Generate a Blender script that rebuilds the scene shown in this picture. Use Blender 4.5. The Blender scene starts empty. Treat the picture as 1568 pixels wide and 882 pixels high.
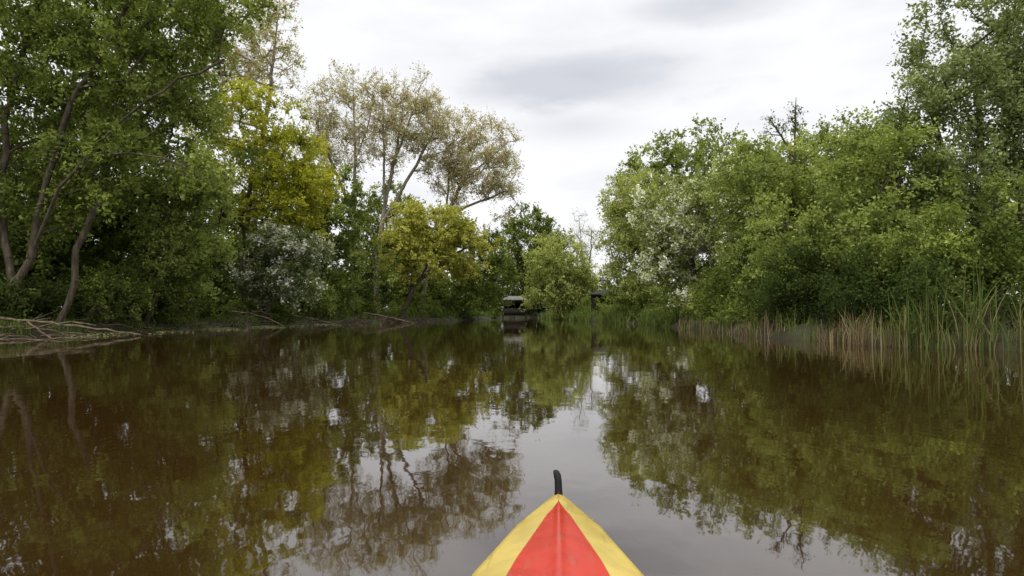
import bpy, math
import numpy as np
from mathutils import Vector

scene = bpy.context.scene
R = math.radians

# ------------------------------------------------------------------ helpers
def newmat(name):
    m = bpy.data.materials.new(name); m.use_nodes = True
    nt = m.node_tree; nt.nodes.clear()
    out = nt.nodes.new('ShaderNodeOutputMaterial')
    return m, nt, out

def ramp(nt, stops, interp='LINEAR'):
    r = nt.nodes.new('ShaderNodeValToRGB'); cr = r.color_ramp; cr.interpolation = interp
    while len(cr.elements) > 1: cr.elements.remove(cr.elements[-1])
    cr.elements[0].position = stops[0][0]; cr.elements[0].color = (*stops[0][1], 1)
    for p, c in stops[1:]:
        e = cr.elements.new(p); e.color = (*c, 1)
    return r

def leafmat(name, stops, transl=0.35):
    m, nt, out = newmat(name); L = nt.links.new
    at = nt.nodes.new('ShaderNodeAttribute'); at.attribute_name = 'var'
    rp = ramp(nt, stops); L(at.outputs['Fac'], rp.inputs[0])
    rt = ramp(nt, [(q, (min(1, c[0]*1.4), min(1, c[1]*1.35), c[2]*.8)) for q, c in stops]); L(at.outputs['Fac'], rt.inputs[0])
    d = nt.nodes.new('ShaderNodeBsdfDiffuse'); L(rp.outputs[0], d.inputs[0])
    t = nt.nodes.new('ShaderNodeBsdfTranslucent'); L(rt.outputs[0], t.inputs[0])
    mx = nt.nodes.new('ShaderNodeMixShader'); mx.inputs[0].default_value = transl
    L(d.outputs[0], mx.inputs[1]); L(t.outputs[0], mx.inputs[2])
    L(mx.outputs[0], out.inputs[0])
    return m

def noisemat(name, stops, scale=4, rough=.9, detail=6, stretch=(1, 1, 1), bump=.3, bdist=.02, coord='Object'):
    m, nt, out = newmat(name); L = nt.links.new
    tc = nt.nodes.new('ShaderNodeTexCoord'); mp = nt.nodes.new('ShaderNodeMapping')
    mp.inputs['Scale'].default_value = stretch
    L(tc.outputs[coord], mp.inputs[0])
    n = nt.nodes.new('ShaderNodeTexNoise'); n.inputs['Scale'].default_value = scale; n.inputs['Detail'].default_value = detail
    L(mp.outputs[0], n.inputs['Vector'])
    rp = ramp(nt, stops); L(n.outputs['Fac'], rp.inputs[0])
    p = nt.nodes.new('ShaderNodeBsdfPrincipled'); p.inputs['Roughness'].default_value = rough
    p.inputs['Specular IOR Level'].default_value = .25
    L(rp.outputs[0], p.inputs['Base Color'])
    if bump:
        b = nt.nodes.new('ShaderNodeBump'); b.inputs['Strength'].default_value = bump; b.inputs['Distance'].default_value = bdist
        L(n.outputs['Fac'], b.inputs['Height']); L(b.outputs[0], p.inputs['Normal'])
    L(p.outputs[0], out.inputs[0])
    return m

def build_mesh(name, V, F, mats, mi=None, var=None, smooth=False):
    V = np.asarray(V, dtype=np.float32); F = np.asarray(F, dtype=np.int32)
    me = bpy.data.meshes.new(name)
    nf, k = F.shape
    me.vertices.add(len(V)); me.vertices.foreach_set('co', V.ravel())
    me.loops.add(nf*k); me.loops.foreach_set('vertex_index', F.ravel())
    me.polygons.add(nf)
    me.polygons.foreach_set('loop_start', np.arange(nf, dtype=np.int32)*k)
    try: me.polygons.foreach_set('loop_total', np.full(nf, k, dtype=np.int32))
    except Exception: pass
    for m in mats: me.materials.append(m)
    if mi is not None: me.polygons.foreach_set('material_index', np.asarray(mi, dtype=np.int32))
    me.update(calc_edges=True)
    if smooth: me.polygons.foreach_set('use_smooth', np.ones(nf, dtype=bool))
    if var is not None:
        a = me.attributes.new('var', 'FLOAT', 'FACE'); a.data.foreach_set('value', np.asarray(var, dtype=np.float32))
    ob = bpy.data.objects.new(name, me); scene.collection.objects.link(ob)
    return ob

def nrm(a): return a/np.maximum(np.linalg.norm(a, axis=-1, keepdims=True), 1e-9)

# ------------------------------------------------------------------ terrain functions
LY = [-80, 0, 20, 27, 40, 48, 55, 62, 72, 86, 95, 104]
LX = [-18, -18, -16.9, -16.0, -14.7, -12.7, -9.4, -6.6, -4.4, -2.8, -.6, 4]
RY = [-80, 0, 12, 14, 17, 22, 30, 45, 60, 75, 90, 104]
RX = [14, 13, 11.8, 11.0, 9.5, 8.9, 8.9, 9.6, 7.6, 6.0, 5.0, 4]
def redge(y): return np.interp(y, RY, RX)-.3*np.sin(y*1.1+2)-.2*np.sin(y*2.7)
def ledge(y): return np.interp(y, LY, LX)+.3*np.sin(y*.9)+.2*np.sin(y*2.3+1)
def bankdist(x, y):
    d = np.maximum(ledge(y)-x, x-redge(y))
    return np.where(y > 104, np.maximum(d, (y-104)), d)
def ss(a, b, t):
    t = np.clip((t-a)/(b-a), 0, 1); return t*t*(3-2*t)
def gz(x, y):
    d = bankdist(x, y)
    return -1.0+1.4*ss(-1.6, .6, d)+.7*ss(1, 14, d)+.10*np.sin(x*1.1+y*.7)*ss(0, 2, d)+.06*np.sin(x*2.9-y*2.1)*ss(-1, 1, d)

def tubes(P0, P1, R0, R1, k=5):
    n = len(P0); d = nrm(P1-P0)
    ref = np.where(np.abs(d[:, 2:3]) > .8, np.array([[1., .1, 0]]), np.array([[0, 0, 1.]]))
    a = nrm(np.cross(d, ref)); b = np.cross(d, a)
    th = np.arange(k)*2*np.pi/k
    ring = a[:, None, :]*np.cos(th)[None, :, None] + b[:, None, :]*np.sin(th)[None, :, None]
    A = P0[:, None, :]+ring*R0[:, None, None]; B = P1[:, None, :]+ring*R1[:, None, None]
    V = np.concatenate([A, B], 1).reshape(-1, 3)
    j = np.arange(k); q = np.stack([j, (j+1) % k, k+(j+1) % k, k+j], 1)
    F = (np.arange(n)*2*k)[:, None, None]+q[None]
    return V, F.reshape(-1, 4)

def leafquads(C, size, rng, up=.5, aspect=.55, hang=0.0):
    n = len(C)
    nn = rng.normal(size=(n, 3)); nn[:, 2] += up*1.5; nn = nrm(nn)
    r = rng.normal(size=(n, 3)); r[:, 2] -= hang*2
    a = nrm(r - nn*np.sum(r*nn, 1, keepdims=True)); b = np.cross(nn, a)
    s = (size*rng.uniform(.6, 1.35, n))[:, None]
    a = a*s*.5; b = b*s*.5*aspect
    V = np.stack([C-a, C+b-a*.1+nn*s*.05, C+a, C-b-a*.1+nn*s*.05], 1).reshape(-1, 3)
    return V, np.arange(4*n).reshape(-1, 4)

def lump(p, f=1.0, s=0.):
    x, y, z = p[:, 0]*f+s, p[:, 1]*f+s*1.7, p[:, 2]*f+s*.6
    return (np.sin(x*1.3+np.sin(y*1.1)*1.5)+np.sin(y*1.7+np.sin(z*1.4)*1.3)+np.sin(z*1.9+np.sin(x*.9)*1.7))/3

def sample_crown(crowns, n, rng, gap=-.35, shell=.45, f=1.1):
    cr = np.array(crowns, float); vol = cr[:, 3]*cr[:, 4]*cr[:, 5]
    w = vol**.8; w /= w.sum(); out = []
    seed = rng.uniform(0, 50)
    tot = 0
    while tot < n:
        i = rng.choice(len(cr), n, p=w)
        d = nrm(rng.normal(size=(n, 3))); u = rng.uniform(0, 1, n)**shell
        ext = 1+.22*lump(d*3+cr[i, :3], 1.0, seed)
        p = cr[i, :3]+d*cr[i, 3:]*(u*ext)[:, None]
        k = (lump(p, f, seed) > gap) & (p[:, 2] > gz(p[:, 0], p[:, 1])+.15) & (p[:, 2] > .4)
        out.append(p[k]); tot += k.sum()
    return np.concatenate(out)[:n], cr

def crown_leaves(P, cr, lpc, leaf, clr, rng, ntw=7, up=.5, droop=0., hang=0., aspect=.6, jit=.1, outw=.7):
    n = len(P)
    cen = cr[:, :3]
    dd = np.linalg.norm((P[:, None]-cen[None])/cr[None, :, 3:], axis=2); i = dd.argmin(1)
    outd = nrm(P-cen[i])
    T = nrm(rng.normal(size=(n, ntw, 3))+outd[:, None]*outw+np.array([0, 0, .25-droop]))
    Lw = clr*rng.uniform(.6, 1.5, (n, ntw))
    m = max(1, int(lpc/ntw))
    t = rng.uniform(.05, 1, (n, ntw, m))
    C = P[:, None, None]+T[:, :, None]*(Lw[:, :, None]*t)[..., None]
    C = C+rng.normal(size=C.shape)*jit*(1.15-.5*t[..., None])
    C[..., 2] -= droop*(t*Lw[:, :, None])**2*.8
    cv = rng.normal(0, .16, n)[:, None, None]+rng.normal(0, .08, (n, ntw))[..., None]
    var = np.clip(.5+cv+rng.normal(0, .13, (n, ntw, m)), 0, 1).ravel()
    C = C.reshape(-1, 3)
    C[:, 2] = np.maximum(C[:, 2], np.maximum(gz(C[:, 0], C[:, 1]), .12)+.15*rng.random(len(C)))
    V, F = leafquads(C, leaf, rng, up, aspect, hang)
    tw0 = np.repeat(P[:, None], ntw, 1).reshape(-1, 3); tw1 = (P[:, None]+T*Lw[..., None]*.9)
    tw1[..., 2] -= droop*Lw**2*.6
    return V, F, var, tw0, tw1.reshape(-1, 3)

def tree(name, trunks, crowns, ncl, lpc, leaf, clr, mats, seed, rtip=.011, expo=.5, gap=-.35, shell=.45,
         droop=0., hang=0., up=.5, aspect=.6, twigs=False, jit=.1, ntw=7, sink=.5, outw=.7, bowup=.12):
    rng = np.random.default_rng(seed)
    if lpc > 120: lpc *= .66; leaf *= 1.16
    P, cr = sample_crown(crowns, ncl, rng, gap, shell)
    pos = []; par = []
    for ti, tr in enumerate(trunks):
        tr = np.array(tr, float)
        if ti == 0:
            tr[0][2] = min(tr[0][2], gz(tr[0][0], tr[0][1]))
            pos.append(tr[0]-np.array([0, 0, sink])); par.append(-1); last = 0
        else:
            last = int(np.linalg.norm(np.array(pos)-tr[0], axis=1).argmin())
        pts = [tr[0]]
        for a, b in zip(tr[:-1], tr[1:]):
            m = max(1, int(np.linalg.norm(b-a)/.6))
            for j in range(1, m+1): pts.append(a+(b-a)*j/m+rng.normal(size=3)*.035)
        for p in pts:
            pos.append(p); par.append(last); last = len(pos)-1
    buf = np.zeros((60000, 3)); nn = len(pos); buf[:nn] = np.array(pos)
    nt0 = nn
    dist = np.array([np.linalg.norm(buf[:nn]-p, axis=1).min() for p in P])
    ends = []
    for i in np.argsort(dist):
        p = P[i]; q = buf[:nn]
        d = np.linalg.norm(q-p, axis=1)
        c = d+1.0*np.maximum(0, q[:, 2]-p[2]+.3*d)
        c[0] += 50
        j = int(c.argmin()); L = d[j]
        m = max(1, int(L/.55))
        ctl = (q[j]+p)/2+np.array([0, 0, 1.])*bowup*L+rng.normal(size=3)*.06*L
        last = j; a = q[j].copy()
        for s in range(1, m+1):
            t = s/m
            x = (1-t)**2*a+2*t*(1-t)*ctl+t*t*p
            if s < m: x = x+rng.normal(size=3)*.03
            buf[nn] = x; par.append(last); last = nn; nn += 1
        ends.append(last)
    cnt = np.zeros(nn)
    for e in ends: cnt[e] += 1
    for i in range(nn-1, 0, -1): cnt[par[i]] += max(cnt[i], .2)
    cnt[nt0:] = np.maximum(cnt[nt0:], .6); cnt[:nt0] = np.maximum(cnt[:nt0], 1)
    rad = rtip*cnt**expo
    ch = np.arange(1, nn); pr = np.array(par)[1:nn]
    r1 = rad[ch]; r0 = np.minimum(rad[pr], r1*1.35)
    istr = ch < nt0
    r0[istr] = rad[pr][istr]
    if istr.any(): r0[0] *= 1.5
    V1, F1 = tubes(buf[pr], buf[ch], r0, r1, 6)
    V2, F2, var, t0, t1 = crown_leaves(P, cr, lpc, leaf, clr, rng, ntw, up, droop, hang, aspect, jit, outw)
    Vs = [V1]; Fs = [F1]; off = len(V1); nb = len(F1)
    if twigs:
        V3, F3 = tubes(t0, t1, np.full(len(t0), rtip*.6), np.full(len(t0), rtip*.25), 3)
        Vs.append(V3); Fs.append(F3+off); off += len(V3); nb += len(F3)
    Vs.append(V2); Fs.append(F2+off)
    mi = np.concatenate([np.zeros(nb), np.ones(len(F2))])
    vv = np.concatenate([np.full(nb, .5), var])
    return build_mesh(name, np.concatenate(Vs), np.concatenate(Fs), mats, mi, vv)

def foliage(name, crowns, ncl, lpc, leaf, clr, mat, seed, gap=-.6, shell=.4, **k):
    rng = np.random.default_rng(seed)
    P, cr = sample_crown(crowns, ncl, rng, gap, shell)
    V, F, var, _, _ = crown_leaves(P, cr, lpc*.72, leaf*1.12, clr, rng, **k)
    return build_mesh(name, V, F, [mat], None, var)

# ------------------------------------------------------------------ materials
BARK = noisemat('bark', [(.3, (.035, .027, .018)), (.55, (.085, .07, .045)), (.75, (.14, .12, .08))], 3, .95, 8, (3, 3, .7), .6, .03)
BARKP = noisemat('bark_pale', [(.3, (.12, .10, .07)), (.7, (.28, .25, .20))], 3, .95, 8, (3, 3, .7), .5, .03)
def LM(name, a, b, c, t=.35): return leafmat(name, [(0, a), (.5, b), (1, c)], t)
DKG = LM('leaf_dark_green', (.038, .058, .015), (.13, .172, .040), (.33, .385, .095))
MIDG = LM('leaf_mid_green', (.075, .10, .026), (.20, .25, .064), (.39, .44, .14))
DEEP = LM('leaf_deep_green', (.017, .028, .009), (.050, .074, .021), (.12, .155, .042))
YEL = LM('leaf_yellow_green', (.14, .16, .018), (.31, .33, .038), (.50, .49, .08), .4)
OLV = LM('leaf_olive', (.16, .175, .03), (.35, .36, .075), (.55, .54, .16), .4)
BRZ = leafmat('leaf_bronze', [(0, (.22, .18, .09)), (.4, (.40, .34, .19)), (.7, (.46, .45, .26)), (1, (.50, .55, .32))], .35)
WIL = LM('leaf_willow', (.14, .165, .045), (.31, .35, .11), (.50, .53, .21), .4)
GRY = LM('leaf_grey_green', (.07, .10, .035), (.185, .23, .085), (.37, .42, .20), .3)
SIL = leafmat('leaf_silver_flowering', [(0, (.10, .13, .035)), (.45, (.24, .28, .09)), (.62, (.38, .42, .18)), (.67, (.78, .79, .68)), (1, (.87, .87, .8))], .3)
HAW = leafmat('leaf_hawthorn', [(0, (.06, .085, .03)), (.50, (.15, .185, .07)), (.64, (.28, .30, .19)), (.71, (.52, .52, .46)), (1, (.62, .62, .56))], .3)

# ------------------------------------------------------------------ ground + water
def warp(n, lo, hi, c, fine):
    t = np.linspace(-1, 1, n); s = np.sign(t)*(fine*np.abs(t)+(1-fine)*np.abs(t)**4)
    return c+np.where(s > 0, s*(hi-c), -s*(lo-c))
gx = warp(420, -700, 700, 0, .07); gy = warp(460, -700, 900, 45, .12)
GX, GY = np.meshgrid(gx, gy)
V = np.stack([GX, GY, gz(GX, GY)], -1).reshape(-1, 3)
nx, ny = len(gx), len(gy)
i = np.arange((ny-1)*(nx-1)); a = (i//(nx-1))*nx+i % (nx-1)
F = np.stack([a, a+1, a+nx+1, a+nx], 1)
GROUND = noisemat('ground_soil_and_grass', [(.3, (.014, .010, .006)), (.5, (.028, .023, .011)), (.68, (.040, .055, .016))], .8, .95, 10, (1, 1, 1), .8, .12)
build_mesh('ground', V, F, [GROUND], smooth=True)

m, nt, out = newmat('river_water'); L = nt.links.new
tc = nt.nodes.new('ShaderNodeTexCoord')
mp = nt.nodes.new('ShaderNodeMapping'); mp.inputs['Scale'].default_value = (1, .6, 1); L(tc.outputs['Object'], mp.inputs[0])
n1 = nt.nodes.new('ShaderNodeTexNoise'); n1.inputs['Scale'].default_value = 1.6; n1.inputs['Detail'].default_value = 3; L(mp.outputs[0], n1.inputs['Vector'])
n2 = nt.nodes.new('ShaderNodeTexNoise'); n2.inputs['Scale'].default_value = 9; n2.inputs['Detail'].default_value = 2; L(mp.outputs[0], n2.inputs['Vector'])
ma = nt.nodes.new('ShaderNodeMath'); ma.operation = 'MULTIPLY_ADD'; ma.inputs[1].default_value = .12
L(n2.outputs['Fac'], ma.inputs[0]); L(n1.outputs['Fac'], ma.inputs[2])
bp = nt.nodes.new('ShaderNodeBump'); bp.inputs['Strength'].default_value = 1; bp.inputs['Distance'].default_value = .004
L(ma.outputs[0], bp.inputs['Height'])
p = nt.nodes.new('ShaderNodeBsdfPrincipled'); p.inputs['Base Color'].default_value = (.023, .0115, .003, 1)
p.inputs['Roughness'].default_value = .025; p.inputs['IOR'].default_value = 2.0
L(bp.outputs[0], p.inputs['Normal']); L(p.outputs[0], out.inputs[0])
build_mesh('river_water', [(-40, -85, 0), (40, -85, 0), (40, 112, 0), (-40, 112, 0)], [(0, 1, 2, 3)], [m])

# ------------------------------------------------------------------ left bank trees
tree('sycamore_tree',
     [[(-18.3, 24, .5), (-18.1, 24, 1.6), (-17.4, 24, 2.8), (-16.1, 23.6, 5.3), (-13.6, 23.0, 7.6), (-11.4, 22.5, 8.8), (-9.8, 22.3, 9.4)],
      [(-17.4, 24, 2.8), (-17.0, 24.0, 5), (-15.8, 23.6, 8.2), (-13.5, 23, 11.4), (-12.6, 23, 13)],
      [(-17.9, 24, 1.6), (-18.6, 24.2, 4), (-18.7, 24.4, 8), (-18.3, 25, 12)],
      [(-15.6, 23.8, 5.8), (-14.0, 22.4, 6.4), (-11.5, 21.8, 5.9), (-9.8, 21.6, 5.2)]],
     [(-15, 24.8, 11, 4.6, 3.6, 3.6), (-19, 25.5, 8.5, 4, 4, 5), (-11.6, 23.4, 11, 2.3, 2.2, 1.7), (-16, 26, 14.5, 5, 5, 3),
      (-12.2, 23.5, 6.0, 3.1, 2.4, 1.4), (-10.7, 23, 12.6, 2.8, 2.4, 1.8), (-17, 26, 5.4, 3, 2, 1.8)],
     620, 190, .135, .75, [BARK, DKG], 11, rtip=.0075, gap=-.17, droop=.3, hang=.3)
tree('beech_tree', [[(-16.9, 24.8, .5), (-16.3, 24.8, 2), (-16.3, 24.8, 3.2), (-15.4, 24.8, 5), (-14.8, 24.8, 7.5)]],
     [(-15.2, 25.4, 6.8, 2.6, 2, 1.6), (-13.4, 25.2, 8.4, 2.4, 1.8, 1.4)], 130, 180, .13, .6, [BARK, MIDG], 9, rtip=.010, gap=-.2, droop=.3)
tree('ash_tree', [[(-23, 31, .8), (-22.5, 31, 5), (-21, 31, 10), (-20, 31, 15)]],
     [(-21, 31, 11, 6, 3.5, 7), (-17.5, 32, 11.5, 3.4, 3, 5), (-27, 30, 10, 5, 4, 8), (-20, 31, 4.5, 5, 2.5, 3), (-25, 33, 3, 5, 2.5, 3)], 560, 150, .18, .95, [BARK, DKG], 12, gap=-.45)
tree('hazel_tree', [[(-16.2, 29.5, .5), (-15.6, 29.4, 1.8), (-15.8, 29.5, 3.2), (-15.2, 29.6, 5)]],
     [(-14.8, 29.8, 3.3, 2.2, 1.8, 1.8), (-15.0, 30, 6.2, 2.4, 2, 1.7)], 200, 200, .13, .6, [BARK, MIDG], 13, gap=-.35)
tree('elder_shrub', [[(-17.2, 27.0, .5), (-16.6, 27, 1.6), (-16.2, 27.3, 2.7)]],
     [(-16.4, 27.6, 1.6, 1.5, 1.2, 1.1), (-15.4, 30.3, 1.4, 1.4, 1.0, .9)], 130, 180, .10, .4, [BARK, DKG], 14, gap=-.5)
tree('field_maple_tree', [[(-17, 42, .8), (-16.8, 42, 6), (-16.4, 42, 12)]],
     [(-16.6, 42, 11.8, 3.7, 3, 3.7), (-13.9, 42.5, 9.6, 2.9, 2.6, 2.9), (-18.5, 42, 8, 2.5, 2.5, 3), (-14, 42, 7.2, 2.2, 2, 2)], 330, 170, .165, .75, [BARK, YEL], 15, gap=-.3)
tree('black_poplar_tree', [[(-18.5, 47, .8), (-18.2, 47, 10), (-17.2, 47, 17), (-16.6, 47, 24)]],
     [(-17.3, 47, 20.5, 2.3, 2.5, 5), (-21, 47, 19, 3, 3, 5)], 210, 84, .16, .8, [BARKP, BRZ], 16, rtip=.012, gap=-.2, twigs=True)
tree('hawthorn_tree', [[(-15.3, 41, .4), (-14.7, 41, 2), (-14.2, 41, 4)]],
     [(-13.9, 41, 4.9, 2.2, 1.8, 1.7), (-13.3, 40.5, 3.2, 1.7, 1.5, 1.5), (-15.3, 41, 3.5, 1.6, 1.6, 1.8)], 230, 180, .14, .6, [BARK, HAW], 17, gap=-.3, droop=.5)
tree('alder_tree', [[(-14.6, 51, .5), (-14.3, 51, 5), (-14, 51, 11)]],
     [(-13.6, 51, 8.8, 2.8, 2.6, 3.8), (-14.2, 50, 4, 3, 2.4, 3), (-17.5, 50, 8, 3, 3, 5), (-11.8, 54, 3.6, 2.4, 2, 3.0)], 380, 150, .18, .75, [BARK, DKG], 18, gap=-.4)
tree('alder_tree', [[(-13.4, 69, .5), (-13.2, 69, 5), (-13, 69, 11)]],
     [(-13.4, 69, 9.8, 3.8, 2.6, 4.6), (-9.6, 69, 7.6, 3, 2.6, 4.2)], 260, 150, .20, .85, [BARK, MIDG], 29, gap=-.3)
tree('willow_shrub', [[(-14.4, 47, .3), (-14, 47, 1.5), (-13.6, 47, 2.6)]],
     [(-13.8, 47.4, 1.9, 1.7, 1.3, 1.4), (-16, 44, 1.8, 1.6, 1.4, 1.6)], 140, 140, .14, .5, [BARK, MIDG], 19)
AK = dict(gap=-.12, ntw=7, outw=.4, bowup=-.02, twigs=True)
tree('aspen_tree', [[(-14.8, 62, .5), (-14.8, 62, 8), (-14.7, 62, 15), (-15, 62, 24)],
                    [(-14.8, 62, 10), (-16.5, 61.5, 14), (-18.3, 61, 19)], [(-14.7, 62, 15), (-13.6, 62, 18), (-13, 62, 21.5)]],
     [(-15.6, 62, 19, 3.7, 3, 5.6), (-18, 61, 16, 2.2, 2, 4)], 300, 56, .16, .9, [BARKP, BRZ], 21, rtip=.0125, **AK)
tree('aspen_tree', [[(-12.7, 62, .5), (-12.6, 62, 5.5), (-12, 62, 10), (-11.1, 62, 14.8), (-9.2, 62, 20), (-8.2, 62, 23)],
                    [(-12, 62, 10), (-11.8, 61, 15), (-12, 61, 21), (-12, 61, 23.5)],
                    [(-12.2, 62, 9), (-9.6, 62, 13.5), (-7.2, 62, 18)], [(-11.1, 62, 14.8), (-10.4, 62.4, 19), (-10.2, 62, 22.5)]],
     [(-10.6, 62, 18.6, 4.2, 3.4, 4.9), (-7.4, 62, 17.4, 2.4, 2.6, 4)], 420, 63, .16, .9, [BARKP, BRZ], 22, rtip=.0130, **AK)
tree('aspen_tree', [[(-8.6, 63, .5), (-8.0, 63, 6), (-6.2, 63, 10), (-4.6, 63, 13.5), (-2.8, 63, 18.5)],
                    [(-6.2, 63, 10), (-6, 63, 14), (-5.2, 63, 19)], [(-4.9, 63, 13), (-2.2, 63, 15.5), (-.4, 63, 17)],
                    [(-6.2, 63, 10), (-3, 63, 11.4), (-.2, 63, 12.4)]],
     [(-3.6, 63, 16, 3.6, 3, 4.4), (-1.2, 63, 13.3, 2.2, 2.4, 3.6), (-5.6, 63, 13.6, 2, 2.4, 3.5)], 430, 63, .16, .85, [BARKP, BRZ], 23, rtip=.0125, **AK)
tree('oak_tree', [[(-9.4, 57, .3), (-8.6, 57, 2.5), (-7.4, 57, 4.6), (-6.7, 57, 7)], [(-8.6, 57, 2.5), (-9.6, 57, 5), (-10.4, 57, 6.5)], [(-8.1, 57, 3.5), (-5.4, 57, 5.5), (-3.7, 57, 6.5)]],
     [(-7.2, 57.5, 7.8, 3.8, 3, 2.5), (-10, 57, 5.4, 2.2, 2, 2.4), (-4.6, 57.5, 6.6, 2.9, 2.4, 2.8), (-7, 56, 4.8, 2.8, 1.8, 1.2)],
     440, 160, .18, .75, [BARK, OLV], 24, gap=-.25)
tree('sallow_tree', [[(-5.2, 71, .4), (-4.2, 71, 3), (-3.2, 71, 5)]],
     [(-2.6, 71, 5.0, 3.0, 2.6, 4.8), (-6, 69, 3.4, 2.9, 2, 3.2), (-9.5, 65, 3.0, 2.9, 2, 2.8)], 330, 150, .19, .75, [BARK, DKG], 25, gap=-.5)
tree('english_oak_tree', [[(3, 105, .6), (2.8, 104, 5), (2.5, 103, 11)]],
     [(2.4, 100, 12.2, 4.2, 4, 4.4), (5.4, 100, 9.5, 2.8, 3, 3.4), (-1, 100, 8.6, 2.6, 3, 3.2), (2.5, 103, 6, 5, 3, 5)], 420, 140, .26, 1.1, [BARK, DKG], 26)
tree('crack_willow_tree', [[(7.2, 76, .4), (6.6, 76, 2), (5.6, 76, 5)]],
     [(5.2, 76, 6, 4.0, 3.2, 3.8), (7.6, 75, 3.4, 2.8, 2, 3), (4.4, 75, 3.0, 2.9, 2.2, 2.7)], 400, 160, .19, .9, [BARK, WIL], 27, droop=.2)
tree('birch_sapling', [[(9, 80, .5), (8.6, 80, 6), (8.0, 80, 12.5)], [(8.8, 80, 4), (9.5, 80, 8), (9.6, 80, 11)]],
     [(8.4, 80, 9, 1.9, 1.5, 3.6)], 90, 14, .14, .9, [BARKP, WIL], 28, rtip=.016, outw=.2, twigs=True)

# ------------------------------------------------------------------ right bank trees
tree('weeping_willow_tree', [[(10.8, 52, .5), (10.6, 52, 4), (10, 52, 9)]],
     [(10.0, 52, 9.0, 3.2, 3, 3.2), (9.0, 51, 6.2, 2.4, 2.4, 4.4), (11.6, 51, 5.6, 3, 2.4, 4.4)], 480, 180, .165, .75, [BARK, WIL], 31, droop=.5, hang=.5, aspect=.45)
tree('oak_tree', [[(18, 66, .8), (18, 66, 6), (17.6, 66, 13)]],
     [(18, 66, 15, 6.2, 5, 4.2), (13.6, 66, 12.8, 3.4, 4, 3.6), (23, 66, 13, 5, 4, 4.5)], 420, 150, .22, 1.0, [BARK, MIDG], 32)
tree('whitebeam_tree', [[(10.8, 38, .5), (10.4, 38, 3), (9.8, 38, 6)]],
     [(9.9, 38, 6.2, 2.7, 2.4, 2.7), (9.4, 37.6, 3.8, 2.1, 2, 2.4), (12, 38, 6.6, 2.2, 2.2, 3)], 380, 180, .14, .65, [BARK, SIL], 33, gap=-.35)
tree('goat_willow_tree', [[(13, 30, .5), (12.5, 30, 3), (12, 30, 6)], [(13, 30, .8), (14, 30, 4), (14.6, 30, 7)]],
     [(11.6, 30, 6.0, 2.6, 2.2, 2.8), (15.4, 33, 7.4, 3.2, 2.6, 2.7), (10.9, 29, 3.0, 1.8, 1.6, 2.5), (13.4, 30, 5.2, 2.4, 2, 3)],
     520, 170, .13, .65, [BARK, MIDG], 34, gap=-.28)
tree('goat_willow_tree', [[(11.6, 23, .4), (11.2, 23, 2), (10.8, 23, 4)], [(11.8, 23, .5), (12.8, 23, 3), (13.4, 23, 5.5)]],
     [(10.7, 23.5, 3.4, 1.9, 1.6, 2.2), (12.8, 23, 4.6, 2.3, 2, 2.5), (10.5, 24, 1.9, 1.5, 1.3, 1.5), (11.9, 21, 2.4, 1.8, 1.5, 2.2), (14.5, 26, 6, 2.6, 2, 3)],
     600, 180, .11, .5, [BARK, MIDG], 35, gap=-.28)
tree('white_poplar_tree', [[(17.4, 24, .6), (17.2, 24, 5), (16.8, 24, 10.5)], [(17.2, 24, 4), (15.8, 24, 6.5), (14.9, 24, 9)], [(17.2, 24, 5), (18.6, 24, 9), (18.8, 24, 12)]],
     [(16.9, 24, 10, 2.4, 2.2, 3), (15.2, 23.6, 7.4, 1.7, 1.8, 2.7), (19, 24.5, 9.5, 2.6, 2.6, 4), (17, 23, 5.2, 3, 2, 2.6)],
     480, 170, .115, .65, [BARK, GRY], 36, gap=-.25)
tree('alder_shrub', [[(14.8, 18.5, .5), (14.5, 18.5, 2), (14.2, 18.5, 3.6)]],
     [(14.2, 18.8, 2.8, 2.2, 1.6, 2.0), (16.4, 18, 3.0, 2.2, 2, 2.6), (12.0, 18.9, 1.9, 1.5, 1.2, 1.6)],
     380, 180, .095, .45, [BARK, DKG], 37, gap=-.3)
tree('dead_elm_tree', [[(13.0, 30.6, .5), (13.0, 30.6, 6), (13.1, 30.6, 9), (13.15, 30.6, 10.8)], [(13.05, 30.6, 8), (12.4, 30.6, 9), (11.9, 30.6, 9.9)]],
     [(13.1, 30.6, 10, .25, .3, .8), (12.1, 30.6, 9.4, .5, .3, .5)], 18, 21, .10, .35, [BARK, DEEP], 38, rtip=.014, twigs=True)

# ------------------------------------------------------------------ undergrowth + distant woodland
def edge_row(side, ya, yb, step, off, z, rx, rz, seed):
    rg = np.random.default_rng(seed); o = []
    for y in np.arange(ya, yb, step):
        x = (ledge(y)-off) if side < 0 else (redge(y)+off)
        s = rg.uniform(.6, 1.4)
        o.append((x+rg.normal()*.3, y, z*s, rx*s, step*.6, rz*s))
    return o
foliage('woodland_undergrowth', [(-21, 31, 2.5, 6, 1.5, 3), (-17.5, 36, 3.5, 3.6, 1.5, 4), (-24, 27, 3, 4, 2, 4), (-18, 45, 4, 4, 2, 4.5),
        (-16, 56, 4, 4, 2, 5), (-12, 67, 3.5, 5, 2, 4.5), (-7, 77, 3, 5, 2, 4), (-29, 22, 5, 5, 5, 6), (-18.5, 33, 6, 4, 1.5, 5), (-32, 42, 4, 8, 2, 5), (-24, 36, 3, 6, 2, 4)],
        1250, 120, .22, .9, DEEP, 41)
foliage('bank_bramble', edge_row(-1, 20, 33, 1.7, 2.2, 1.0, 1.1, .7, 6), 300, 110, .10, .35, DEEP, 48)
foliage('bank_bramble', edge_row(-1, 33, 84, 2.4, 1.9, 1.2, 1.1, 1.0, 3), 620, 110, .12, .4, DKG, 45)
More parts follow.
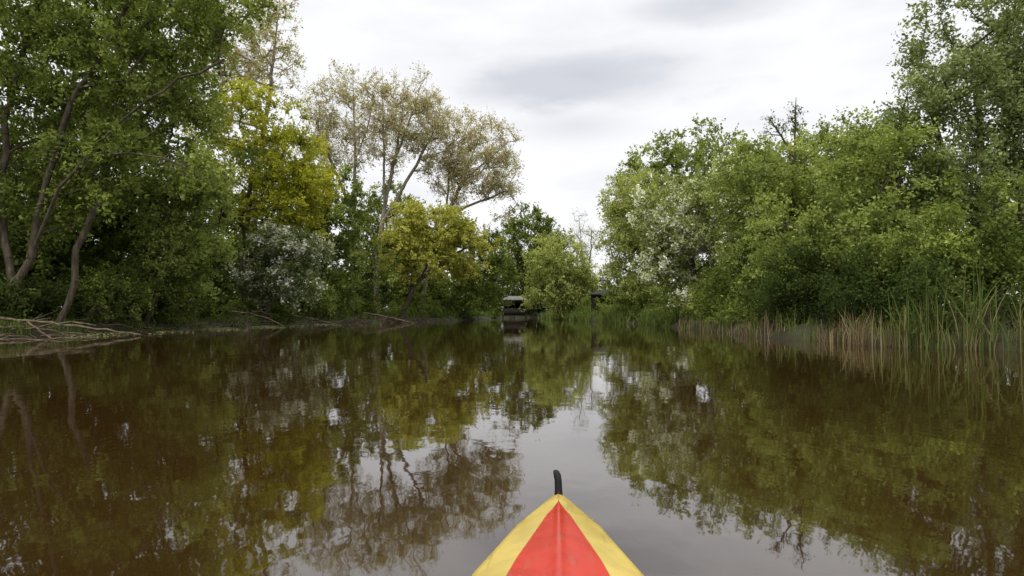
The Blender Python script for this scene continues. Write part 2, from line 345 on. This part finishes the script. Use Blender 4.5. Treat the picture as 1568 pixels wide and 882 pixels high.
foliage('bank_bramble', edge_row(1, 26, 92, 2.4, 1.6, 1.1, 1.2, 1.4, 4), 700, 110, .13, .45, DKG, 46)
foliage('bank_bramble', edge_row(1, 12, 27, 1.5, 1.4, 1.1, 1.0, 1.3, 5), 520, 140, .08, .35, DEEP, 47)
foliage('hedgerow_undergrowth', [(14, 33, 2, 4, 2, 2.4), (13, 42, 2.5, 3, 3, 3), (12.5, 55, 2.5, 4, 4, 3), (11, 66, 2, 3, 4, 2.4), (14.5, 25, 2.2, 3, 2, 2.6),
        (19, 19, 3, 4, 4, 3.5), (22, 28, 5, 4, 6, 5), (20, 40, 5, 5, 6, 5)], 800, 110, .18, .8, DEEP, 42)
foliage('distant_woodland', [(-40+u*8, 116+4*math.sin(u*2), 3.0, 6, 3, 5.0+1.2*math.sin(u*1.7)) for u in range(11)]+[(1, 106, 1.6, 7, 1.5, 2.6)], 1500, 70, .42, 1.3, DEEP, 43)
foliage('distant_woodland', [(-38, 34+u*12, 7, 6, 7, 8) for u in range(6)] + [(34, 40+u*14, 5, 7, 9, 6) for u in range(6)] +
        [(-24, 66, 5, 6, 4, 6), (-14, 82, 4, 6, 3, 5.5), (-6, 94, 4, 5, 3, 5)], 1200, 80, .40, 1.5, DEEP, 44)

# ------------------------------------------------------------------ blades (grass, reeds)
def blades(XY, H, W, mi, rng, lean=.35, z0=None, seg=3):
    n = len(XY); z = gz(XY[:, 0], XY[:, 1]) if z0 is None else np.full(n, z0)
    ang = rng.uniform(0, 2*np.pi, n); d = np.stack([np.cos(ang), np.sin(ang), np.zeros(n)], 1)
    fa = rng.uniform(0, 2*np.pi, n); w = np.stack([np.cos(fa), np.sin(fa), np.zeros(n)], 1)
    ln = rng.uniform(0, 1, n)**1.5*lean*H
    base = np.stack([XY[:, 0], XY[:, 1], z-.05], 1)
    rows = []
    for s in range(seg+1):
        t = s/seg
        c = base+d*(ln*t**2)[:, None]; c[:, 2] += H*(t-.25*(ln/H)*t**2)
        ww = (W*(1-.85*t**2))[:, None]*w*.5
        rows += [c-ww, c+ww]
    V = np.stack(rows, 1).reshape(-1, 3); k = 2*(seg+1)
    q = np.array([[2*s, 2*s+1, 2*s+3, 2*s+2] for s in range(seg)])
    F = ((np.arange(n)*k)[:, None, None]+q[None]).reshape(-1, 4)
    return V, F, np.repeat(mi, seg), np.repeat(rng.uniform(0, 1, n), seg)

REEDG = LM('reed_green', (.05, .075, .02), (.11, .15, .04), (.20, .25, .07), .3)
REEDT = LM('reed_straw', (.06, .04, .02), (.15, .11, .058), (.34, .27, .155), .2)
GRASS = LM('grass_blade', (.035, .055, .014), (.08, .12, .028), (.16, .21, .05), .3)
rng = np.random.default_rng(5)
NC = 190; NB = 3000
cy = 11.5+rng.uniform(0, 1, NC)**1.7*24; cxo = rng.uniform(-.3, .5, NC); cs = rng.uniform(.05, .26, NC)
k = rng.integers(0, NC, NB)
y = cy[k]+rng.normal(size=NB)*cs[k]*1.2; x = redge(y)+cxo[k]+rng.normal(size=NB)*cs[k]
ch = rng.uniform(.35, 1.15, NC)[k]; cstraw = rng.uniform(.4, 1.0, NC)[k]
n = len(x); straw = rng.random(n) < np.where(y > 16.5, .95, .62)*cstraw*1.25
H = np.where(straw, rng.uniform(.5, 1.15, n), rng.uniform(.8, 1.5, n))*ch*np.interp(y, [11, 14.5, 16.5, 20, 33], [1.95, 1.75, 1.1, .85, .8])
V, F, mi, vv = blades(np.stack([x, y], 1), H, np.where(straw, .020, .030), (~straw).astype(int), rng, .5, z0=0., seg=4)
build_mesh('reed_bed', V, F, [REEDT, REEDG], mi, vv)

def bank_grass(name, side, y0, y1, n, w0, w1, h0, h1, mat, seed, wb=.03):
    rng = np.random.default_rng(seed)
    y = rng.uniform(y0, y1, n); o = rng.uniform(w0, w1, n)
    x = (ledge(y)-o) if side < 0 else (redge(y)+o)
    keep = (np.sin(y*1.7+x)+np.sin(x*2.3-y*3.1)+rng.normal(0, .6, n)) > -.3
    x, y = x[keep], y[keep]; n = len(x)
    V, F, mi, vv = blades(np.stack([x, y], 1), rng.uniform(h0, h1, n), np.full(n, wb), np.zeros(n, int), rng, .8)
    return build_mesh(name, V, F, [mat], mi, vv)
bank_grass('bank_grass', -1, 16, 45, 24000, -.1, 3.2, .10, .42, GRASS, 51, .03)
bank_grass('bank_grass', -1, 45, 98, 12000, .2, 3.5, .2, .7, GRASS, 52, .06)
bank_grass('bank_grass', 1, 12, 36, 2500, .3, 3, .15, .4, GRASS, 53, .03)
bank_grass('sedge_clump', 1, 38, 96, 10000, -.4, 1.2, .3, 1.1, REEDG, 54, .06)

rng = np.random.default_rng(77)
n = 420
y = rng.uniform(19, 60, n); o = rng.uniform(-.5, .9, n); x = ledge(y)-o
P0 = np.stack([x, y, np.maximum(gz(x, y), 0)+.05], 1)
d = nrm(np.stack([rng.uniform(-.2, 1.2, n), rng.normal(0, 1, n), rng.uniform(-.35, .35, n)], 1))*rng.uniform(.3, 1.5, n)[:, None]
P1 = P0+d*.5+rng.normal(size=(n, 3))*.04; P2 = P0+d+rng.normal(size=(n, 3))*.08
r = rng.uniform(.008, .028, n)
V1, F1 = tubes(P0, P1, r, r*.8, 5); V2, F2 = tubes(P1, P2, r*.8, r*.3, 5)
LOG = noisemat('dead_wood', [(.3, (.06, .042, .028)), (.7, (.21, .16, .10))], 5, .9, 8, (1, 1, 1), .5, .01)
build_mesh('bank_roots', np.concatenate([V1, V2]), np.concatenate([F1, F2+len(V1)]), [LOG])

rng = np.random.default_rng(8)
n = 11000
y = rng.uniform(22, 46, n); x = ledge(y)+.2+np.abs(rng.normal(0, 1.1, n))
k = (np.sin(y*1.3+x*2)+np.sin(y*3.7-x)) > .1; x, y = x[k], y[k]
C = np.stack([x, y, np.full(len(x), .012)+rng.uniform(0, .03, len(x))], 1)
V, F = leafquads(C, .10, rng, 3.0, .7)
WEED = LM('floating_weed', (.07, .07, .03), (.15, .15, .065), (.25, .25, .14), .1)
V[:, 2] = np.maximum(V[:, 2], .006)
build_mesh('floating_weed', V, F, [WEED], None, rng.random(len(F)))

# ------------------------------------------------------------------ fallen branches
def branch(name, lines, mat, seed=1):
    rng = np.random.default_rng(seed); P0 = []; P1 = []; Ra = []; Rb = []
    for line, ra, rb in lines:
        line = np.array(line, float); pts = [line[0]]
        for a, b in zip(line[:-1], line[1:]):
            m = max(2, int(np.linalg.norm(b-a)/.3))
            for j in range(1, m+1): pts.append(a+(b-a)*j/m+rng.normal(size=3)*.02)
        pts = np.array(pts); rr = np.linspace(ra, rb, len(pts))
        P0 += list(pts[:-1]); P1 += list(pts[1:]); Ra += list(rr[:-1]); Rb += list(rr[1:])
    V, F = tubes(np.array(P0), np.array(P1), np.array(Ra), np.array(Rb), 8)
    return build_mesh(name, V, F, [mat], smooth=True)
branch('fallen_branch', [([(-18.6, 22.2, .8), (-17, 22.4, .62), (-15.4, 22.9, .42), (-14.2, 23.4, .22), (-13.2, 23.8, .02)], .06, .025),
                         ([(-15.6, 22.9, .44), (-14.6, 22.5, .5), (-13.9, 22.3, .42)], .03, .012),
                         ([(-16.4, 22.6, .54), (-15.6, 22.1, .2), (-14.9, 21.6, .0)], .035, .015)], LOG, seed=2)
branch('fallen_branch', [([(-15.9, 37, .9), (-14.6, 37, .8), (-13.5, 37, .5), (-12.7, 37, .05)], .06, .02),
                         ([(-14.6, 37, .8), (-13.8, 36.6, .9), (-13, 36.4, .7)], .03, .01)], LOG, seed=3)
branch('fallen_branch', [([(-14.8, 43, .7), (-13.4, 42.6, .5), (-12, 42, .3), (-10.8, 41.6, .02)], .06, .02),
                         ([(-13.4, 42.6, .5), (-12.6, 42.3, .9), (-12, 42, 1.0)], .025, .01)], LOG, seed=6)
branch('fallen_branch', [([(-11.6, 52, .8), (-10.2, 51.4, .6), (-8.8, 51, .35), (-7.4, 50.6, .02)], .07, .025)], LOG, seed=7)
branch('driftwood_branch', [([(-16.6, 17.8, .02), (-14.9, 19.8, .05), (-13.4, 21.6, .03)], .03, .012)], LOG, seed=4)

# ------------------------------------------------------------------ boathouse and shed
def boxmesh(name, x0, x1, y0, y1, z0, z1, mat, parent=None):
    V = [(x, y, z) for z in (z0, z1) for y in (y0, y1) for x in (x0, x1)]
    F = [(0, 2, 3, 1), (4, 5, 7, 6), (0, 1, 5, 4), (1, 3, 7, 5), (3, 2, 6, 7), (2, 0, 4, 6)]
    o = build_mesh(name, V, F, [mat])
    if parent: o.parent = parent
    return o
DARKW = noisemat('weathered_dark_boards', [(.3, (.012, .010, .008)), (.7, (.028, .023, .018))], 4, .9, 6, (6, 6, .5), .4, .01)
ROOFP = noisemat('grey_felt_roof', [(.3, (.085, .08, .07)), (.7, (.15, .14, .12))], 3, .9)
ROOFD = noisemat('dark_roof', [(.3, (.015, .013, .012)), (.7, (.035, .03, .028))], 3, .9)
def hut(name, cx, cy, w, dp, zf, zw, zr, roofmat):
    e = bpy.data.objects.new(name, None); scene.collection.objects.link(e)
    x0, x1, y0, y1 = cx-w/2, cx+w/2, cy-dp/2, cy+dp/2; t = .09
    boxmesh('deck', x0-.25, x1+.25, y0-.5, y1, zf-.12, zf, DARKW, e)
    boxmesh('wall_back', x0, x1, y1-t, y1, zf, zw, DARKW, e)
    boxmesh('wall_left', x0, x0+t, y0, y1-t, zf, zw, DARKW, e)
    boxmesh('wall_right', x1-t, x1, y0, y1-t, zf, zw, DARKW, e)
    boxmesh('wall_front_lower', x0+t, x1-t, y0, y0+t, zf, zf+(zw-zf)*.45, DARKW, e)
    boxmesh('wall_front_upper', x0+t, x1-t, y0, y0+t, zf+(zw-zf)*.8, zw, DARKW, e)
    boxmesh('window_mullion', cx-.06, cx+.06, y0+.01, y0+t-.01, zf+(zw-zf)*.45, zf+(zw-zf)*.8, DARKW, e)
    for i, px in enumerate((x0-.1, cx, x1+.1)):
        for j, py in enumerate((y0-.4, y1-.2)):
            boxmesh('post_%d_%d' % (i, j), px-.07, px+.07, py-.07, py+.07, -.6, zf-.12, DARKW, e)
    o = .3
    V = [(x0-o, y0-o, zw), (x1+o, y0-o, zw), (x1+o, y1+o, zw), (x0-o, y1+o, zw), (cx-w*.3, cy, zr), (cx+w*.3, cy, zr),
         (x0-o, y0-o, zw+.1), (x1+o, y0-o, zw+.1), (x1+o, y1+o, zw+.1), (x0-o, y1+o, zw+.1)]
    me = bpy.data.meshes.new('roof')
    me.from_pydata(V, [], [(3, 2, 1, 0), (0, 1, 7, 6), (1, 2, 8, 7), (2, 3, 9, 8), (3, 0, 6, 9), (6, 7, 5, 4), (7, 8, 5), (8, 9, 4, 5), (9, 6, 4)])
    me.materials.append(roofmat); r = bpy.data.objects.new('roof', me); scene.collection.objects.link(r); r.parent = e
hut('boathouse', .35, 89, 2.9, 2.4, .45, 2.4, 3.0, ROOFP)
hut('wooden_shed', 9.4, 64, 3.4, 2.2, .7, 2.45, 2.95, ROOFD)

# ------------------------------------------------------------------ kayak
def paint(name, col, dirt):
    m, nt, out = newmat(name); L = nt.links.new
    tc = nt.nodes.new('ShaderNodeTexCoord')
    n = nt.nodes.new('ShaderNodeTexNoise'); n.inputs['Scale'].default_value = 9; n.inputs['Detail'].default_value = 8
    L(tc.outputs['Object'], n.inputs['Vector'])
    n2 = nt.nodes.new('ShaderNodeTexNoise'); n2.inputs['Scale'].default_value = 60; n2.inputs['Detail'].default_value = 4
    mp = nt.nodes.new('ShaderNodeMapping'); mp.inputs['Scale'].default_value = (1, .12, 1); mp.inputs['Rotation'].default_value = (0, 0, .5)
    L(tc.outputs['Object'], mp.inputs[0]); L(mp.outputs[0], n2.inputs['Vector'])
    rp = ramp(nt, [(.35, tuple(c*.80 for c in col)), (.6, col)]); L(n.outputs['Fac'], rp.inputs[0])
    r2 = ramp(nt, [(.60, (0, 0, 0)), (.68, (1, 1, 1))]); L(n2.outputs['Fac'], r2.inputs[0])
    mx = nt.nodes.new('ShaderNodeMix'); mx.data_type = 'RGBA'
    ml = nt.nodes.new('ShaderNodeMath'); ml.operation = 'MULTIPLY'; ml.inputs[1].default_value = .5
    L(r2.outputs[0], ml.inputs[0]); L(ml.outputs[0], mx.inputs[0]); L(rp.outputs[0], mx.inputs[6]); mx.inputs[7].default_value = (*dirt, 1)
    p = nt.nodes.new('ShaderNodeBsdfPrincipled'); L(mx.outputs[2], p.inputs['Base Color'])
    p.inputs['Specular IOR Level'].default_value = .25
    mr = nt.nodes.new('ShaderNodeMapRange'); mr.inputs['To Min'].default_value = .14; mr.inputs['To Max'].default_value = .42
    L(n.outputs['Fac'], mr.inputs[0]); L(mr.outputs[0], p.inputs['Roughness'])
    L(p.outputs[0], out.inputs[0]); return m
YP = paint('yellow_gelcoat', (.46, .345, .085), (.26, .19, .07)); RP = paint('red_gelcoat', (.40, .024, .009), (.28, .06, .03))
BLK = noisemat('black_rubber', [(.3, (.003, .003, .003)), (.7, (.008, .008, .009))], 30, .7, 4, bump=.1)
kay = bpy.data.objects.new('kayak', None); scene.collection.objects.link(kay)
ys = np.concatenate([np.linspace(2.18, 1.9, 14), np.linspace(1.87, .62, 34)])
ky = [-2.3, -1.9, -1.2, -.6, 0, .5, 1.0, 1.3, 1.6, 1.9, 2.10, 2.165, 2.18]
kw = [.02, .10, .24, .32, .34, .325, .30, .264, .205, .123, .043, .014, .004]
def sect(y):
    w = np.interp(y, ky, kw)
    zg = .215+.05*max(0, (abs(y)-1)/1.18)**1.5
    zr = min(zg+.010+.26*w, .290)
    hr = max(0.0005, (w-.085)*.84)
    return w, zg, zr, hr
def deck_strip(name, mat, cols):
    V = []; F = []; nc = None
    for y in ys:
        w, zg, zr, hr = sect(y)
        c = cols(y, w, zg, zr, hr); nc = len(c); V += c
    for i in range(len(ys)-1):
        for j in range(nc-1): F.append((i*nc+j, (i+1)*nc+j, (i+1)*nc+j+1, i*nc+j+1))
    o = build_mesh(name, V, F, [mat], smooth=True); o.parent = kay; return o
def prof(x, w, zg, zr):
    t = min(1, abs(x)/max(w, 1e-4))
    return zg+(zr-zg)*(1-t**1.25)
def red(y, w, zg, zr, hr):
    return [(u*hr, y, prof(u*hr, w, zg, zr)+(.006*math.exp(-(u*hr/.011)**2))) for u in (-1, -.8, -.6, -.4, -.25, -.15, -.08, 0, .08, .15, .25, .4, .6, .8, 1)]
deck_strip('deck_red_panel', RP, red)
for s in (-1, 1):
    def yel(y, w, zg, zr, hr, s=s):
        out = [(s*(hr+(w-hr)*u), y, prof(hr+(w-hr)*u, w, zg, zr)) for u in (0, .2, .4, .6, .8, .93)]
        out += [(s*w, y, zg-.008), (s*(w+.004), y, zg-.02), (s*w*.97, y, zg-.035)]
        return out
    deck_strip('deck_yellow_' + ('right' if s > 0 else 'left'), YP, yel)
hy = np.linspace(2.18, -2.3, 60); V = []; F = []
for y in hy:
    w, zg, zr, hr = sect(y); kz = -.10+.30*max(0, (abs(y)-1.2)/1.0)**2
    kz = min(kz, zg-.06)
    for u in np.linspace(-1, 1, 13):
        V.append((w*.97*math.copysign(abs(u)**.6, u), y, kz+(zg-.03-kz)*abs(u)**2.2))
for i in range(len(hy)-1):
    for j in range(12): F.append((i*13+j, i*13+j+1, (i+1)*13+j+1, (i+1)*13+j))
build_mesh('hull', V, F, [YP], smooth=True).parent = kay
V = []; F = []; N = 48
ang = np.linspace(0, 2*np.pi, N, endpoint=False)
for a in ang:
    cx = .21*math.cos(a); sy = math.sin(a)
    V.append((cx, .1+.42*sy, .31)); V.append((cx*1.08, .1+.455*sy, .325)); V.append((cx*1.12, .1+.48*sy, .27)); V.append((cx*.97, .1+.41*sy, .2))
for i in range(N):
    j = (i+1) % N
    for k in range(2): F.append((i*4+k, j*4+k, j*4+k+1, i*4+k+1))
    F.append((i*4+3, j*4+3, j*4, i*4))
build_mesh('cockpit_coaming', V, F, [BLK], smooth=True).parent = kay
V = []; F = []
for a in ang:
    sa = math.sin(a)
    V.append((.21*1.12*math.cos(a), .1+.48*sa, .285))
    y = max(-2.28, min(.63, .1+.48*sa+(sa*.06 if sa > 0 else sa*1.9)))
    w, zg, zr, hr = sect(y); x = math.cos(a)
    xx = math.copysign(w*min(1, abs(x)**.35) if abs(x) > 1e-6 else 0, x)
    V.append((xx, y, prof(xx, w, zg-.01, zr)))
for i in range(N):
    j = (i+1) % N; F.append((i*2, i*2+1, j*2+1, j*2))
build_mesh('rear_deck', V, F, [YP], smooth=True).parent = kay
def toggle():
    pts = [(0, 2.13, .262), (.0, 2.135, .290), (-.001, 2.142, .315), (-.004, 2.150, .332), (-.008, 2.156, .343)]
    rr = [.014, .012, .0115, .012, .009]; V = []; F = []; k = 12
    for (x, y, z), r in zip(pts, rr):
        for j in range(k):
            a = 2*math.pi*j/k; V.append((x+r*math.cos(a), y+r*1.3*math.sin(a), z))
    for i in range(len(pts)-1):
        for j in range(k): F.append((i*k+j, i*k+(j+1) % k, (i+1)*k+(j+1) % k, (i+1)*k+j))
    V.append((pts[-1][0]-.001, pts[-1][1]+.001, pts[-1][2]+.004)); c = len(V)-1; b = (len(pts)-1)*k
    for j in range(0, k, 2): F.append((b+j, b+j+1, b+(j+2) % k, c))
    build_mesh('bow_toggle', V, F, [BLK], smooth=True).parent = kay
toggle()
kay.rotation_euler = (0, 0, -R(3.95))

# ------------------------------------------------------------------ world
w = bpy.data.worlds.new('World'); scene.world = w; w.use_nodes = True
nt = w.node_tree; nt.nodes.clear(); L = nt.links.new
out = nt.nodes.new('ShaderNodeOutputWorld'); bg = nt.nodes.new('ShaderNodeBackground'); bg.inputs[1].default_value = .1
sky = nt.nodes.new('ShaderNodeTexSky'); sky.sky_type = 'NISHITA'; sky.sun_disc = False
SE, SA = R(52), R(200)
sky.sun_elevation = SE; sky.sun_rotation = SA
tc = nt.nodes.new('ShaderNodeTexCoord')
def mathn(op, a, b=None, c=None):
    n = nt.nodes.new('ShaderNodeMath'); n.operation = op
    for k, v in enumerate((a, b, c)):
        if v is None: continue
        if isinstance(v, (int, float)): n.inputs[k].default_value = v
        else: L(v, n.inputs[k])
    return n.outputs[0]
mp = nt.nodes.new('ShaderNodeMapping'); mp.inputs['Scale'].default_value = (1, 1, 3.2); L(tc.outputs['Generated'], mp.inputs[0])
sep = nt.nodes.new('ShaderNodeSeparateXYZ'); L(tc.outputs['Generated'], sep.inputs[0])
wn = nt.nodes.new('ShaderNodeTexNoise'); wn.inputs['Scale'].default_value = 5.5; wn.inputs['Detail'].default_value = 5; wn.inputs['Roughness'].default_value = .5; L(mp.outputs[0], wn.inputs['Vector'])
def patch(c, s, amt):
    sub = nt.nodes.new('ShaderNodeVectorMath'); sub.operation = 'SUBTRACT'; L(tc.outputs['Generated'], sub.inputs[0]); sub.inputs[1].default_value = c
    mu = nt.nodes.new('ShaderNodeVectorMath'); mu.operation = 'MULTIPLY'; L(sub.outputs[0], mu.inputs[0]); mu.inputs[1].default_value = (1/s[0], 1/.8, 1/s[1])
    ln = nt.nodes.new('ShaderNodeVectorMath'); ln.operation = 'LENGTH'; L(mu.outputs[0], ln.inputs[0])
    d = mathn('ADD', ln.outputs['Value'], mathn('MULTIPLY', mathn('SUBTRACT', wn.outputs['Fac'], .5), 2.2))
    mr = nt.nodes.new('ShaderNodeMapRange'); mr.interpolation_type = 'SMOOTHSTEP'
    mr.inputs['From Min'].default_value = 1.15; mr.inputs['From Max'].default_value = .1; mr.inputs['To Max'].default_value = amt
    L(d, mr.inputs[0]); return mr.outputs[0]
dark = mathn('ADD', patch((.10, .94, .335), (.21, .05), .62), patch((.26, .88, .41), (.14, .03), .5))
dark = mathn('ADD', dark, patch((.09, .95, .27), (.11, .03), .28))
gen = nt.nodes.new('ShaderNodeMapRange'); gen.inputs['From Min'].default_value = .45; gen.inputs['From Max'].default_value = .8; gen.inputs['To Max'].default_value = .28
L(wn.outputs['Fac'], gen.inputs[0])
dark = mathn('MINIMUM', mathn('ADD', dark, gen.outputs[0]), 1.0)
cm = nt.nodes.new('ShaderNodeMix'); cm.data_type = 'RGBA'; L(dark, cm.inputs[0])
cm.inputs[6].default_value = (10.4, 10.4, 10.6, 1); cm.inputs[7].default_value = (4.9, 5.2, 6.0, 1)
zb = nt.nodes.new('ShaderNodeMapRange'); zb.interpolation_type = 'SMOOTHSTEP'
zb.inputs['From Min'].default_value = .42; zb.inputs['From Max'].default_value = .95; zb.inputs['To Min'].default_value = 1; zb.inputs['To Max'].default_value = 3.0
L(sep.outputs[2], zb.inputs[0])
sc = nt.nodes.new('ShaderNodeVectorMath'); sc.operation = 'SCALE'; L(cm.outputs[2], sc.inputs[0]); L(zb.outputs[0], sc.inputs['Scale'])
fm = nt.nodes.new('ShaderNodeMix'); fm.data_type = 'RGBA'; fm.inputs[0].default_value = .95
L(sky.outputs[0], fm.inputs[6]); L(sc.outputs[0], fm.inputs[7])
L(fm.outputs[2], bg.inputs[0]); L(bg.outputs[0], out.inputs[0])

sun = bpy.data.lights.new('sun', 'SUN'); sun.energy = 1.4; sun.angle = R(18); sun.color = (1, .95, .87)
so = bpy.data.objects.new('sun', sun); scene.collection.objects.link(so)
dirv = Vector((math.sin(SA)*math.cos(SE), math.cos(SA)*math.cos(SE), math.sin(SE)))
so.rotation_euler = dirv.to_track_quat('Z', 'Y').to_euler()

# ------------------------------------------------------------------ camera
cam = bpy.data.cameras.new('camera'); co = bpy.data.objects.new('camera', cam); scene.collection.objects.link(co)
cam.sensor_width = 36; cam.lens = 23.44; cam.clip_start = .05; cam.clip_end = 3000
co.location = (0, 0, .85); co.rotation_euler = (R(90+2.07), 0, 0)
scene.camera = co
scene.view_settings.view_transform = 'Standard'; scene.view_settings.look = 'None'; scene.view_settings.exposure = 0
